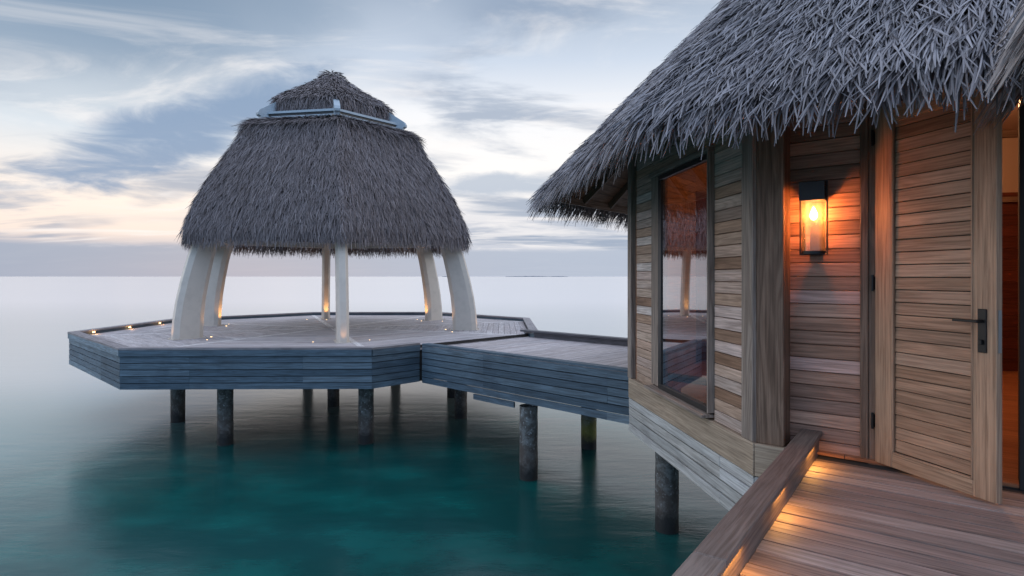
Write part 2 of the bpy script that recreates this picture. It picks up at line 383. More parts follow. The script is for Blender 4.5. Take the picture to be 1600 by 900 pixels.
# ------------------------------------------------------------------ sea and far island
WZ = -1.75
mb = MB(); S = 40000
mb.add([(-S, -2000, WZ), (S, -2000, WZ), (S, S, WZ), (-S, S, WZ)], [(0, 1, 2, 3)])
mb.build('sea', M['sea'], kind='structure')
mb = MB(); ys = 7000
for (x0, x1, hh) in ((788, 862, 9), (858, 888, 7), (690, 704, 6)):
    X0, X1 = (x0 - 800) / 930 * ys, (x1 - 800) / 930 * ys; n = 26; pts = []
    for i in range(n + 1):
        t = i / n; pts.append((X0 + (X1 - X0) * t, WZ + hh * (math.sin(math.pi * t) ** .35) * random.uniform(.6, 1)))
    for i in range(n):
        a, b = pts[i], pts[i + 1]
        mb.add([(a[0], ys, WZ - 1), (b[0], ys, WZ - 1), (b[0], ys, b[1]), (a[0], ys, a[1]), (a[0], ys + 120, WZ - 1), (b[0], ys + 120, WZ - 1), (b[0], ys + 120, b[1]), (a[0], ys + 120, a[1])],
               [(0, 1, 2, 3), (3, 2, 6, 7), (5, 4, 7, 6)])
mb.build('island', plain('far_island_green', (.12, .15, .20), .9), kind='structure')

# ------------------------------------------------------------------ pavilion deck (octagon)
PC = vec(-4.56, 15.1, 0); PR = 5.5; OA = -111.5
oct_ = [PC + PR * d2(OA + 45 * k) for k in range(8)]   # 0 front-left, 1 front-right, 2 right, 3.. far
def inset(k, d):  # octagon vertex k moved in by apothem distance d
    return PC + (PR - d / math.cos(R(22.5))) * d2(OA + 45 * k)
pd = thing('octagonal_deck', 'octagonal weathered timber platform on piles under the thatched pavilion', 'deck')
mb = MB(); strips = MB()
KW = .16
WD = d2(OA + 67.5)                       # walkway direction, outwards from the platform (-44 deg)
WN = vec(-WD[1], WD[0], 0)               # across the walkway, away from the viewer
for k in range(8):
    a, b = inset(k, KW), inset(k + 1, KW); e = unit(b - a); nrm = vec(-e[1], e[0], 0)
    if k == 1: # walkway side: deck runs through
        a, b = inset(k, 0), inset(k + 1, 0)
    tri = [tuple(a[:2]), tuple(b[:2]), tuple(PC[:2])]
    for v, sgn in ((a, 1), (b, -1)):
        rd = unit(PC - v); nn = vec(-rd[1], rd[0], 0) * -sgn
        q = v + nn * .065
        tri = clip(tri, q[:2], nn[:2]) if True else tri
    if area(tri) > .1: deck_boards(mb, tri, a, e, .14, .007, joint=2.6)
for k in range(8):
    v = inset(k, KW if k not in (1, 2) else KW * .6); rd = unit(PC - v); L = np.linalg.norm(PC - v) - .18
    strips.bar(v + UP * -.015, rd, vec(-rd[1], rd[0], 0), UP, L, .118, .034, tone=.98)
mb.build('deck_boards', M['deck_far'], pd)
strips.build('radial_strips', M['strip'], pd)
mb = MB(); mb.lathe([(0.001, .002), (.26, .002), (.26, -.03)], 8, tuple(PC), a0=R(OA)); mb.build('centre_board', M['deck_far'], pd)
mb = MB()
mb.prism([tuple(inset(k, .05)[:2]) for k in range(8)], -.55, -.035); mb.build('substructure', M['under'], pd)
# fascia: five boards below a kerb board; kerb cap
fas = MB(); kerb = MB(); cap = MB()
W0 = vec(-1.60, 10.70, 0)                # near walkway edge starts here
WWID = 2.95
def fascia_run(a, b, out, z_top, n, h, mbf, proud=.0, gap=.013, joint=1.9, th=.03):
    e = unit(b - a); L = np.linalg.norm(b - a); j0 = random.uniform(.5, .8) * joint; base_cuts = [j0 + i * joint for i in range(9)]
    for i in range(n):
        z = z_top - h * (i + .5); s0 = 0; first = True
        cuts = [0] + [c + random.choice((0, 0, .004)) for c in base_cuts if c < L - .4 and random.random() < .72]
        cuts.append(L)
        for c0, c1 in zip(cuts, cuts[1:]):
            mbf.bar(a + e * (c0 + .001) + out * (proud + random.uniform(0, .005) - th / 2) + UP * z, e, UP, out, c1 - c0 - .002, h - gap, th)
for k in range(8):
    a, b = inset(k, 0), inset(k + 1, 0); e = unit(b - a); out = vec(e[1], -e[0], 0)
    if k == 1:
        # facet carrying the walkway: only a short piece at each side
        L = np.linalg.norm(b - a); t0 = np.dot(W0 - a, e); 
        segs = [(0, t0), (t0 + WWID, L)]
    else: segs = [(0, np.linalg.norm(b - a))]
    for s0, s1 in segs:
        if s1 - s0 < .05: continue
        A, B = a + e * s0, a + e * s1
        fascia_run(A, B, out, -.045, 5, .112, fas)
        kerb.bar(A + out * .0 + UP * .012 + e * .0, e, UP, out, s1 - s0, .105, .05)
        # kerb inner face and cap with lip
        kerb.bar(A - out * (KW - .03) + UP * .03, e, UP, out, s1 - s0, .07, .03)
        # cap as mitred quad prism
        ao, bo = A + out * .028, B + out * .028; ai, bi = A - out * (KW + .01), B - out * (KW + .01)
        if s0 == 0: ao = inset(k, -.028); ai = inset(k, KW + .01)
        if k != 1 or s1 > L - .01: bo = inset(k + 1, -.028); bi = inset(k + 1, KW + .01)
        cap.prism([tuple(ao[:2]), tuple(bo[:2]), tuple(bi[:2]), tuple(ai[:2])], .066, .1, e, tone=random.random())
mb = fas.build('fascia_boards', M['fascia'], pd); kerb.build('kerb', M['fascia'], pd); cap.build('kerb_cap', M['kerb_far'], pd)
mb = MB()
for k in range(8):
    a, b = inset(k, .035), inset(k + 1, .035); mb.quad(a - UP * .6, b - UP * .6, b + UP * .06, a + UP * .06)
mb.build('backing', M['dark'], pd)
def lamp(name, loc, power, color=WARM, radius=.02, spot=None, aim=None, blend=.6):
    d = bpy.data.lights.new(name, 'SPOT' if spot else 'POINT'); d.energy = power; d.color = color; d.shadow_soft_size = radius
    o = bpy.data.objects.new(name, d); COL.objects.link(o); o.location = loc
    if spot: d.spot_size = R(spot); d.spot_blend = blend; o.rotation_euler = Vector([-c for c in unit(aim)]).to_track_quat('Z', 'Y').to_euler()
    return o
# step lights in the back-left kerb
for k in (6,):
    a, b = inset(k, KW + .012), inset(k + 1, KW + .012); e = unit(a - b); out = vec(e[1], -e[0], 0); inn = unit(PC - (a + b) / 2)
    for t in ((.45, 1.75, 3.05) if k == 6 else (.6, 2.0, 3.4)):
        if k == 5 : q = b + unit(a - b) * t
        else: q = b + unit(a - b) * t
        o = MB(); o.bar(q + UP * .046 + inn * .004 - e * .04, e, UP, inn, .08, .022, .008); o.build('kerb_light', M['spot'], pd)
        lamp('kerb_glow', tuple(q + inn * .07 + UP * .05), .55, radius=.015)
rebase(pd, (PC[0], PC[1], WZ))

# ------------------------------------------------------------------ pavilion
pv_ = thing('thatched_pavilion', 'open hexagonal pavilion with domed grey thatch roof on curved white legs', 'pavilion')
HA = [-70 + 60 * k for k in range(6)]
prof_c = [(3.47, 0), (3.45, .4), (3.40, .8), (3.31, 1.25), (3.20, 1.7), (3.07, 2.1), (2.82, 2.7), (2.50, 3.3), (2.12, 3.95), (1.90, 4.45), (1.72, 4.95)]
dep_c = [.60, .58, .56, .54, .52, .50, .44, .38, .30, .26, .22]
for a in HA:
    rd = d2(a); tg = vec(-rd[1], rd[0], 0); mb = MB(); V = []; 
    hw = .115; ch = .055
    for (r, z), dp in zip(prof_c, dep_c):
        c = PC + rd * r + UP * z; hd = dp / 2; cf = min(.10, hd * .4)
        for (x, y) in ((-hd, -hw + ch), (-hd + cf, -hw), (hd - cf, -hw), (hd, -hw + ch), (hd, hw - ch), (hd - cf, hw), (-hd + cf, hw), (-hd, hw - ch)):
            V.append(c + rd * x + tg * y)
    F = []; n = 8
    for i in range(len(prof_c) - 1):
        for j in range(n): F.append((i * n + j, i * n + (j + 1) % n, (i + 1) * n + (j + 1) % n, (i + 1) * n + j))
    F.append(tuple(range(n))[::-1]); F.append(tuple((len(prof_c) - 1) * n + j for j in range(n)))
    mb.add(V, F); col = mb.build('column', M['white'], pv_, bevel=.006)
    mb = MB(); mb.bar(PC + rd * (3.47 - .33) + UP * .008, rd, tg, UP, .66, .30, .016)
    for (dx_, dy_) in ((-.3, -.13), (-.3, .13), (.3, -.13), (.3, .13)):
        mb.lathe([(.001, .035), (.014, .035), (.014, .01)], 8, tuple(PC + rd * (3.47 + dx_) + tg * dy_))
    mb.build('base_plate', M['white'], col)
    # recessed deck uplights either side of the leg
    for s_ in (-1, 1):
        q = PC + rd * 3.3 + tg * s_ * .55
        o = MB(); o.lathe([(.001, .004), (.011, .004), (.014, 0)], 12, tuple(q)); o.build('uplight', M['spot'], pd).location = (-PC[0], -PC[1], -WZ)
    q = PC + rd * 2.98
    o = MB(); o.lathe([(.001, .005), (.016, .005), (.02, 0)], 12, tuple(q)); o.build('uplight', M['spot'], pd).location = (-PC[0], -PC[1], -WZ)
    lamp('leg_uplight', tuple(q + UP * .02), 26, radius=.03, spot=75, aim=(rd * .12 + UP))
    q = PC + rd * 3.85
    lamp('leg_uplight', tuple(q + UP * .02), 2.2, radius=.03, spot=70, aim=(-rd * .16 + UP))
hexp = lambda r, z, k: PC + d2(HA[k % 6]) * r + UP * z
def hex_beam(r0, r1, z0, z1, name, mat, parent):
    mb = MB()
    for k in range(6):
        V = [hexp(r0, z0, k), hexp(r1, z0, k), hexp(r1, z1, k), hexp(r0, z1, k), hexp(r0, z0, k + 1), hexp(r1, z0, k + 1), hexp(r1, z1, k + 1), hexp(r0, z1, k + 1)]
        mb.add(V, [(0, 4, 5, 1), (1, 5, 6, 2), (2, 6, 7, 3), (3, 7, 4, 0)])
    return mb.build(name, mat, parent)
hex_beam(2.9, 3.02, 2.14, 2.30, 'ring_beam', M['white'], pv_)
hex_beam(2.45, 2.55, 3.3, 3.42, 'ring_beam', M['white'], pv_)
fr = hex_beam(1.62, 1.84, 4.90, 4.97, 'top_frame', M['collar'], pv_)
hex_beam(1.58, 1.80, 5.045, 5.095, 'frame_rail', M['collar'], fr)
hex_beam(1.60, 1.76, 4.975, 5.045, 'frame_slot', M['black_frame'], fr)
hex_beam(1.1, 1.66, 4.88, 5.04, 'top_collar', M['collar'], pv_)
for k in range(6):
    rd = d2(HA[k]); tg = vec(-rd[1], rd[0], 0); mb = MB()
    prof = [(1.30, 5.02), (1.30, 5.42), (1.56, 5.36), (1.93, 5.12), (1.97, 5.05), (1.96, 5.0), (1.90, 4.97), (1.88, 4.86), (1.70, 4.86)]
    n = len(prof); V = [PC + rd * r + UP * z + tg * s_ * .065 for s_ in (-1, 1) for r, z in prof]
    mb.add(V, [tuple(range(n)), tuple(range(2 * n - 1, n - 1, -1))] + [(i, n + i, n + (i + 1) % n, (i + 1) % n) for i in range(n)])
    mb.build('finial', M['collar'], pv_, bevel=.004)

# ------------------------------------------------------------------ thatch
class Blades:
    def __init__(s): s.V = []; s.F = []; s.T = []; s.b = 0
    def add(s, root, dirv, nrm, L, w, lift, sag, curl, K=3, vee=True, tone=None, roll=.45):
        """root, dirv, nrm: (N,3); L,w,lift,sag,curl: (N,)"""
        N = len(root); side = np.cross(dirv, nrm); side /= np.linalg.norm(side, axis=1)[:, None] + 1e-9
        ang = rng.normal(0, roll, N); sw = side * np.cos(ang)[:, None] + nrm * np.sin(ang)[:, None]
        nn = np.cross(sw, dirv)
        rows = []
        for k in range(K + 1):
            t = k / K
            c = root + dirv * (L * t)[:, None] + nrm * (lift * math.sin(t * 2.0))[:, None] + side * (curl * t * t)[:, None]
            c[:, 2] -= sag * t * t
            ww = w * (1.0 if t < .99 else .45) * (.85 + .15 * math.sin(t * 3))
            if vee: rows += [c - sw * ww[:, None] / 2, c + nn * (ww * .28)[:, None], c + sw * ww[:, None] / 2]
            else: rows += [c - sw * ww[:, None] / 2, c + sw * ww[:, None] / 2]
        m = 3 if vee else 2; V = np.stack(rows, 1); npv = V.shape[1]
        base = (np.arange(N) * npv + s.b)[:, None]
        F = []
        for k in range(K):
            for j in range(m - 1):
                F.append(np.stack([base[:, 0] + k * m + j, base[:, 0] + k * m + j + 1, base[:, 0] + (k + 1) * m + j + 1, base[:, 0] + (k + 1) * m + j], 1))
        F = np.stack(F, 1).reshape(-1, 4)
        tn = .2 + .8 * rng.random(N) if tone is None else tone
        s.V.append(V.reshape(-1, 3)); s.F.append(F); s.T.append(np.repeat(tn, K * (m - 1))); s.b += N * npv
    def solid(s, verts, faces, tone=.0):
        s.V.append(np.array(verts, float)); q = []
        for f in faces: q.append(list(f) if len(f) == 4 else list(f) + [f[2]])
        s.F.append(np.array([f for f in q]) + s.b); s.T.append(np.full(len(q), tone)); s.b += len(verts)
    def build(s, name, mat, parent=None):
        V = np.concatenate(s.V); F = np.concatenate(s.F); T = np.concatenate(s.T)
        me = bpy.data.meshes.new(name); me.vertices.add(len(V)); me.vertices.foreach_set('co', V.astype('f').ravel())
        tri = F[:, 2] == F[:, 3]; cnt = np.where(tri, 3, 4); st = np.concatenate([[0], np.cumsum(cnt)[:-1]])
        mask = np.ones(F.shape, bool); mask[tri, 3] = False; idx = F[mask]
        me.loops.add(len(idx)); me.loops.foreach_set('vertex_index', idx.astype('i'))
        me.polygons.add(len(F)); me.polygons.foreach_set('loop_start', st.astype('i')); me.polygons.foreach_set('loop_total', cnt.astype('i'))
        me.update(calc_edges=True); me.validate()
        if len(me.polygons) == len(T):
            at = me.attributes.new("tone", 'FLOAT', 'FACE'); at.data.foreach_set("value", T.astype('f'))
        me.materials.append(mat); o = bpy.data.objects.new(name, me); COL.objects.link(o); o.parent = parent; return o

def profile_sampler(prof):
    P = np.array(prof, float); d = np.linalg.norm(np.diff(P, axis=0), axis=1); S = np.concatenate([[0], np.cumsum(d)])
    def f(s):
        s = np.clip(s, 0, S[-1]); return np.interp(s, S, P[:, 0]), np.interp(s, S, P[:, 1])
    return f, S[-1]
def thatch_roof(bl, C, ang0, nside, prof, facets, row, pitch, Lr, wr, smax=1e9, lift=.03, K=3, vee=True, eave_rows=3, sag_e=.10, spread=.22, smin=0.0, hang=1.0):
    """prof: [(radius, z)] listed from the eave upwards; s = arc length from the eave"""
    f, S = profile_sampler(prof); S = min(S, smax); step = 360 / nside
    for k in facets:
        c0, c1 = d2(ang0 + step * k), d2(ang0 + step * (k + 1)); e = unit(c1 - c0); outn = unit(c0 + c1)
        s = smin - 0.0; r_i = 0
        while s < S:
            r, _ = f(s); wlen = np.linalg.norm(c1 - c0) * r; n = max(3, int(wlen / pitch))
            t = (np.arange(n) + rng.random(n)) / n; t = t * 1.02 - .01
            ss = s + rng.normal(0, row * .45, n); ss = np.maximum(ss, .0)
            rr, zz = f(ss); r2, z2 = f(ss + .04); fl = (r2 - rr)**2 + (z2 - zz)**2 < 1e-8
            r0_, z0_ = f(np.maximum(ss - .04, 0)); dr, dzz = (r0_ - r2), (z0_ - z2)
            cv = c0[None, :] * (1 - t)[:, None] + c1[None, :] * t[:, None]
            root = C[None, :] + cv * rr[:, None]; root[:, 2] += zz
            cosA = math.cos(R(step / 2))
            down = outn[None, :] * (dr * cosA)[:, None]; down = down + UP[None, :] * dzz[:, None]
            # near the hips blades fan along the hip
            hipf = (t - .5) * 2; down = down + e[None, :] * (np.abs(dr) * hipf * math.sin(R(step / 2)) * .9)[:, None]
            down /= np.linalg.norm(down, axis=1)[:, None] + 1e-9
            nrm = np.cross(np.broadcast_to(e, down.shape), down); nrm *= np.sign((nrm @ outn))[:, None]; nrm /= np.linalg.norm(nrm, axis=1)[:, None]
            down = down + e[None, :] * rng.normal(0, spread, n)[:, None] + nrm * rng.normal(.06, .05, n)[:, None]
            down /= np.linalg.norm(down, axis=1)[:, None]
            L = rng.uniform(Lr[0], Lr[1], n); w = rng.uniform(wr[0], wr[1], n)
            near_e = r_i < eave_rows; sag = rng.uniform(.2, 1, n) * (sag_e if near_e else sag_e * .12) * hang
            bl.add(root + nrm * rng.uniform(0, .02, n)[:, None], down, nrm, L, w, rng.uniform(.3, 1.2, n) * lift, sag, rng.normal(0, .045, n) * (L / .3), K, vee)
            s += row; r_i += 1

# pavilion thatch: lower dome
low = [(3.50, 2.24), (3.50, 2.34), (3.40, 2.62), (3.26, 2.95), (3.08, 3.28), (2.88, 3.62), (2.65, 3.96), (2.43, 4.30), (2.29, 4.60), (2.22, 4.74), (2.02, 4.84), (1.72, 4.90)]
bl = Blades()
V = []; F = []
for (r, z) in low: V += [hexp(r - .03, z, k) for k in range(6)]
for i in range(len(low) - 1):
    for k in range(6): F.append((i * 6 + k, i * 6 + (k + 1) % 6, (i + 1) * 6 + (k + 1) % 6, (i + 1) * 6 + k))
nb = len(V)
for (r, z) in low: V += [hexp(r - .17, z - .02, k) for k in range(6)]
for i in range(len(low) - 1):
    for k in range(6): F.append((nb + i * 6 + k, nb + (i + 1) * 6 + k, nb + (i + 1) * 6 + (k + 1) % 6, nb + i * 6 + (k + 1) % 6))
for k in range(6): F.append((k, nb + k, nb + (k + 1) % 6, (k + 1) % 6))
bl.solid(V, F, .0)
thatch_roof(bl, PC, HA[0], 6, low, range(6), .055, .019, (.18, .36), (.008, .015), K=2, vee=False, sag_e=.10, lift=.035, spread=.20)
thatch_roof(bl, PC, HA[0], 6, [(3.46, 2.26), (3.40, 2.5)], range(6), .05, .02, (.20, .34), (.012, .02), K=2, vee=False, smax=.12, sag_e=.16, spread=.25)
thatch_roof(bl, PC, HA[0], 6, [(3.36, 2.26), (3.33, 2.5)], range(6), .05, .02, (.18, .30), (.012, .02), K=2, vee=False, smax=.08, sag_e=.05, lift=.0, spread=.25)
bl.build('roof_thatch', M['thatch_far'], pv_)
# upper cap
top = [(1.52, 5.40), (1.50, 5.48), (1.25, 5.66), (1.0, 5.80), (.75, 5.95), (.5, 6.12), (.32, 6.26), (.22, 6.36), (.14, 6.42), (.02, 6.44)]
bl = Blades(); V = []; F = []
for (r, z) in top: V += [hexp(max(r - .03, .01), z - .02, k) for k in range(6)]
for i in range(len(top) - 1):
    for k in range(6): F.append((i * 6 + k, i * 6 + (k + 1) % 6, (i + 1) * 6 + (k + 1) % 6, (i + 1) * 6 + k))
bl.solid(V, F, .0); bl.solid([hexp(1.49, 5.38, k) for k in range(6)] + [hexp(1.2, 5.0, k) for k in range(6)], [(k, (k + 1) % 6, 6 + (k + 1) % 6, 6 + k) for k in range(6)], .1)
thatch_roof(bl, PC, HA[0], 6, top, range(6), .05, .022, (.14, .28), (.012, .02), K=2, vee=False, sag_e=.09, lift=.04, spread=.35)
thatch_roof(bl, PC, HA[0], 6, [(1.48, 5.38), (1.44, 5.5)], range(6), .03, .014, (.22, .34), (.012, .02), K=2, vee=False, smax=.1, sag_e=.12, spread=.25)
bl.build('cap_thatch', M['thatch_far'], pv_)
rebase(pv_, (PC[0], PC[1], 0))
for c in pv_.children:
    pass

# ------------------------------------------------------------------ walkway
wk = thing('walkway', 'straight grey timber walkway joining the octagonal deck to the villa', 'walkway')
a0 = PC + WD * (PR * math.cos(R(22.5)))          # facet line centre
WL = 6.6
s0 = W0 - WD * 0.0; 
def wpt(t, w): return W0 + WD * t + WN * w
t_face = 0.0
poly = [tuple(wpt(.0, .0)[:2]), tuple(wpt(WL, .0)[:2]), tuple(wpt(WL, WWID)[:2]), tuple(wpt(.0, WWID)[:2])]
mb = MB(); deck_boards(mb, [tuple(wpt(-.02, .0)[:2]), tuple(wpt(WL, .0)[:2]), tuple(wpt(WL, WWID - .1)[:2]), tuple(wpt(-.02, WWID - .1)[:2])], W0, WN, .14, .007, z1=.004)
mb.build('deck_boards', M['deck_far'], wk)
mb = MB(); mb.prism([tuple(wpt(.02, .05)[:2]), tuple(wpt(WL, .05)[:2]), tuple(wpt(WL, WWID - .05)[:2]), tuple(wpt(.02, WWID - .05)[:2])], -.5, -.04); mb.build('substructure', M['under'], wk)
mb = MB()
fascia_run(wpt(0, 0), wpt(WL, 0), -WN, .06, 6, .112, mb, proud=.02, joint=2.4)
mb.bar(wpt(1.35, 0) - WN * -.006 + UP * -.668, WD, UP, WN, .92, .085, .03)
fascia_run(wpt(WL, WWID), wpt(0, WWID), WN, .0, 5, .112, mb, proud=.02, joint=2.4)
mb.build('fascia_boards', M['fascia'], wk)
mb = MB(); mb.bar(wpt(-.0, .055) + UP * .0785, WD, WN, UP, WL, .15, .035); mb.build('kerb', M['fascia'], wk)
mb = MB(); mb.bar(wpt(.12, WWID - .07) + UP * .05, WD, UP, WN, WL, .13, .06); k2 = mb.build('kerb', M['kerb_dark'], wk)
mb = MB(); mb.bar(wpt(-.22, WWID - .07) + UP * .13, WD, WN, UP, WL, .19, .035); mb.build('kerb_cap', M['kerb_dark'], k2)
rebase(wk, (float(W0[0]), float(W0[1]), 0))

# ------------------------------------------------------------------ villa geometry
P0 = vec(1.466, 7.35, 0); HD = -82.9; SIDE = 2.913
VV = [P0]
for k in range(8): VV.append(VV[-1] + SIDE * d2(HD + 45 * k))
AP = SIDE / 2 / math.tan(R(22.5)); HC = (VV[0] + VV[1]) / 2 + d2(HD + 90) * AP
def fe(k): return d2(HD + 45 * k)
def fo(k): return d2(HD + 45 * k - 90)
villa = thing('thatched_villa', 'octagonal timber villa with grey thatch roof and open louvred door', 'villa')
TRIM0, TRIM1, SK = -.19, .055, -.605
WT = 3.25
ea, oa = fe(0), fo(0)
def apt(t, z, o=0.0): return P0 + ea * (t * SIDE) + oa * o + UP * z
GL, GR, GB, GT = .365, .752, .13, 2.36      # window hole along wall A (fractions) and heights
bH = .1
def clad(mb, pt, t0, t1, z0, z1, h=bH, o=.0, th=.022, ax=None, out=None, S_=SIDE, gap=.006, tilt=.006):
    z = z0
    while z < z1 - .02:
        zz = min(z + h, z1); c = pt(t0, (z + zz) / 2, o - th / 2 + random.uniform(-.001, .001))
        mb.bar(c, ax, unit(UP + out * -tilt * 12 * 0), out, (t1 - t0) * S_, zz - z - gap, th); z = zz
m1 = MB()
clad(m1, apt, .075, .262, TRIM1 + .003, WT, ax=ea, out=oa)
clad(m1, apt, .770, .938, TRIM1 + .003, WT, ax=ea, out=oa)
clad(m1, apt, .262, .770, 2.43, WT, ax=ea, out=oa)
m1.build('cladding', M['clad_a'], villa, bevel=.0025)
mb = MB()   # wall core with the window hole (thickness 0.10, behind the cladding)
for (t0, t1, z0, z1) in ((.0, .30, .0, WT), (.76, 1.0, .0, WT), (.30, .76, .0, .10), (.30, .76, 2.42, WT)):
    mb.bar(apt(t0, (z0 + z1) / 2, -.075), ea, UP, oa, (t1 - t0) * SIDE, z1 - z0, .10)
for k in range(1, 8):
    if k == 1: continue
    mb.bar(VV[k] + UP * (WT / 2) - fo(k) * .06, fe(k), UP, fo(k), SIDE, WT, .10)
mb.build('wall_core', M['inner'], villa)
for k in (2, 7):
    m1 = MB(); clad(m1, lambda t, z, o, k=k: VV[k] + fe(k) * t * SIDE + fo(k) * o + UP * z, .03, .97, TRIM1, WT, ax=fe(k), out=fo(k))
    m1.build('cladding', M['clad_a'], villa)
# posts on wall A
mb = MB(); mb.bar(apt(.0, TRIM1, .0) + ea * .045 , UP, ea, oa, WT - TRIM1, .13, .07, .9); mb.build('corner_post', M['post_pale'], villa, bevel=.006)
mb = MB(); mb.bar(apt(.970, TRIM1, -.01), UP, ea, oa, WT - TRIM1, .165, .07, .5); mb.build('corner_post', M['post_pale'], villa, bevel=.006)
# window
win = MB()
t0, t1 = .262, .345
win.bar(apt(.298, .12, -.006), UP, ea, oa, 2.31, .072 * SIDE, .05, .2)       # broad reveal board on the far side
win.bar(apt(.7625, .12, .018), UP, ea, oa, 2.31, .022, .075, .6)
win.bar(apt(.262, 2.405, .012), ea, UP, oa, .508 * SIDE, .05, .08, .5)
wf = win.build('window', M['post_pale'], villa, bevel=.003)
mb = MB(); mb.bar(apt(.262, .088, .045), ea, oa, UP, .498 * SIDE, .12, .03, .8); mb.build('sill', M['post_pale'], wf, bevel=.004)
mb = MB()
mb.bar(apt(.347, .105, -.004), UP, ea, oa, 2.27, .085, .05); mb.bar(apt(.752, .105, -.004), UP, ea, oa, 2.27, .03, .05)
mb.bar(apt(.345, .13, -.004), ea, UP, oa, .405 * SIDE, .05, .06); mb.bar(apt(.345, 2.35, -.004), ea, UP, oa, .405 * SIDE, .05, .06)
mb.build('black_frame', M['black_frame'], wf, bevel=.002)
mb = MB(); mb.quad(apt(.355, .14, .008), apt(.75, .14, .008), apt(.75, 2.34, .008), apt(.355, 2.34, .008)); mb.build('pane', M['pane'], wf)
# base trim and skirt
mb = MB()
mb.bar(apt(0, (TRIM0 + TRIM1) / 2, .0) + oa * .0, ea, UP, oa, SIDE + .015, TRIM1 - TRIM0, .06, .4)
mb.build('base_trim', M['trim'], villa, bevel=.004)
for k in (1, 7, 2):
    mb = MB(); mb.bar(VV[k] + fo(k) * .0 + UP * (TRIM0 + TRIM1) / 2, fe(k), UP, fo(k), .26 if k == 1 else SIDE, TRIM1 - TRIM0, .055, .6)
    mb.build('base_trim', M['trim'], villa, bevel=.004)
mb = MB()
fascia_run(apt(0, 0, .0), apt(1, 0, .0), oa, TRIM0 - .002, 4, (TRIM0 - SK) / 4, mb, proud=.02, joint=3.4)
fascia_run(VV[7], VV[8], fo(7), TRIM0 - .002, 4, (TRIM0 - SK) / 4, mb, proud=.02, joint=3.4)
fascia_run(VV[1], VV[2], fo(1), TRIM0 - .002, 4, (TRIM0 - SK) / 4, mb, proud=.02, joint=3.4)
mb.build('skirt_boards', M['skirt'], villa, bevel=.002)
mb = MB(); mb.prism([tuple((HC + (VV[k] - HC) * .985)[:2]) for k in range(8)], SK + .03, .0); mb.build('floor_slab', M['under'], villa)
mb = MB(); inner8 = [tuple((HC + (VV[k] - HC) * .965)[:2]) for k in range(8)]
deck_boards(mb, inner8, HC, d2(-35), .12, .002, z1=.03, th=.02, rag=0, joint=1.6); mb.build('interior_floor', M['floor'], villa)
# --- wall B: wide corner post, lamp wall set back, door frame
eb, ob = fe(1), fo(1); P1 = VV[1]
def bpt(d, z, o=0.0): return P1 + eb * d + ob * o + UP * z      # d metres along B from the corner
mb = MB(); mb.bar(bpt(.10, TRIM1 + .0, -.105), UP, eb, ob, WT - TRIM1, .195, .21, .15); mb.build('corner_post', M['post'], villa, bevel=.006)
# measured end of the lamp wall
Wr = vec(2.46, 4.20, 0); dW = float(np.dot(Wr - P1, eb)); SB = float(np.dot(Wr - P1, ob))    # distance along B, setback (negative)
print('dW', dW, 'SB', SB)
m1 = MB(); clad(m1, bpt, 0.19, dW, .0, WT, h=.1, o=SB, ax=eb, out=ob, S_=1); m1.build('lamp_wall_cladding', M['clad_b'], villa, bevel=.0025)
mb = MB(); mb.bar(bpt(.1, WT / 2, SB - .07), eb, UP, ob, dW - .1, WT, .08); mb.bar(bpt(dW + .06, 2.86, SB - .05), eb, UP, ob, SIDE - dW - .1, .72, .10)
mb.bar(bpt(dW + .94, WT / 2, SB - .05), eb, UP, ob, SIDE - dW - .9, WT, .1); mb.build('wall_core', M['inner'], villa)
mb = MB()
mb.bar(bpt(dW + .025, 0, SB + .005), UP, eb, ob, 2.95, .05, .05, .2); mb.bar(bpt(dW + .075, 0, SB - .03), UP, eb, ob, 2.95, .05, .10, .1)
mb.bar(bpt(dW, 2.49, SB + .004), eb, UP, ob, .9, .07, .12, .1)
mb.bar(bpt(dW + .05, .012, SB - .02), eb, ob, UP, .8, .14, .03, .3)
dfr = mb.build('door_frame', M['post'], villa, bevel=.004)
mb = MB(); mb.bar(bpt(dW + .885, 0, SB + .0), UP, eb, ob, 2.95, .07, .14, .1); mb.build('jamb', M['dark'], dfr, bevel=.003)
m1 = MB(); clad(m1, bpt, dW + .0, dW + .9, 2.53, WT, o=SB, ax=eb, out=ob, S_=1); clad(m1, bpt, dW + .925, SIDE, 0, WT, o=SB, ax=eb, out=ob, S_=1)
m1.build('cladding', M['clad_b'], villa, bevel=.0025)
# --- open door
H0 = vec(2.50, 4.10, 0); ed = unit(vec(.263, -.965, 0)); od = unit(vec(-.965, -.263, 0)); DW, DZ0, DZ1 = .80, .025, 2.45
def dpt(t, z, o=0.0): return H0 + ed * t + od * o + UP * z
mb = MB()
mb.bar(dpt(.065, DZ0, -.022), UP, ed, od, DZ1 - DZ0, .13, .044, .3); mb.bar(dpt(DW - .066, DZ0, -.022), UP, ed, od, DZ1 - DZ0, .132, .044, .7)
mb.bar(dpt(.131, DZ0 + .047, -.022), ed, UP, od, DW - .263, .094, .0438, .5); mb.bar(dpt(.131, DZ1 - .06, -.022), ed, UP, od, DW - .263, .12, .0438, .5)
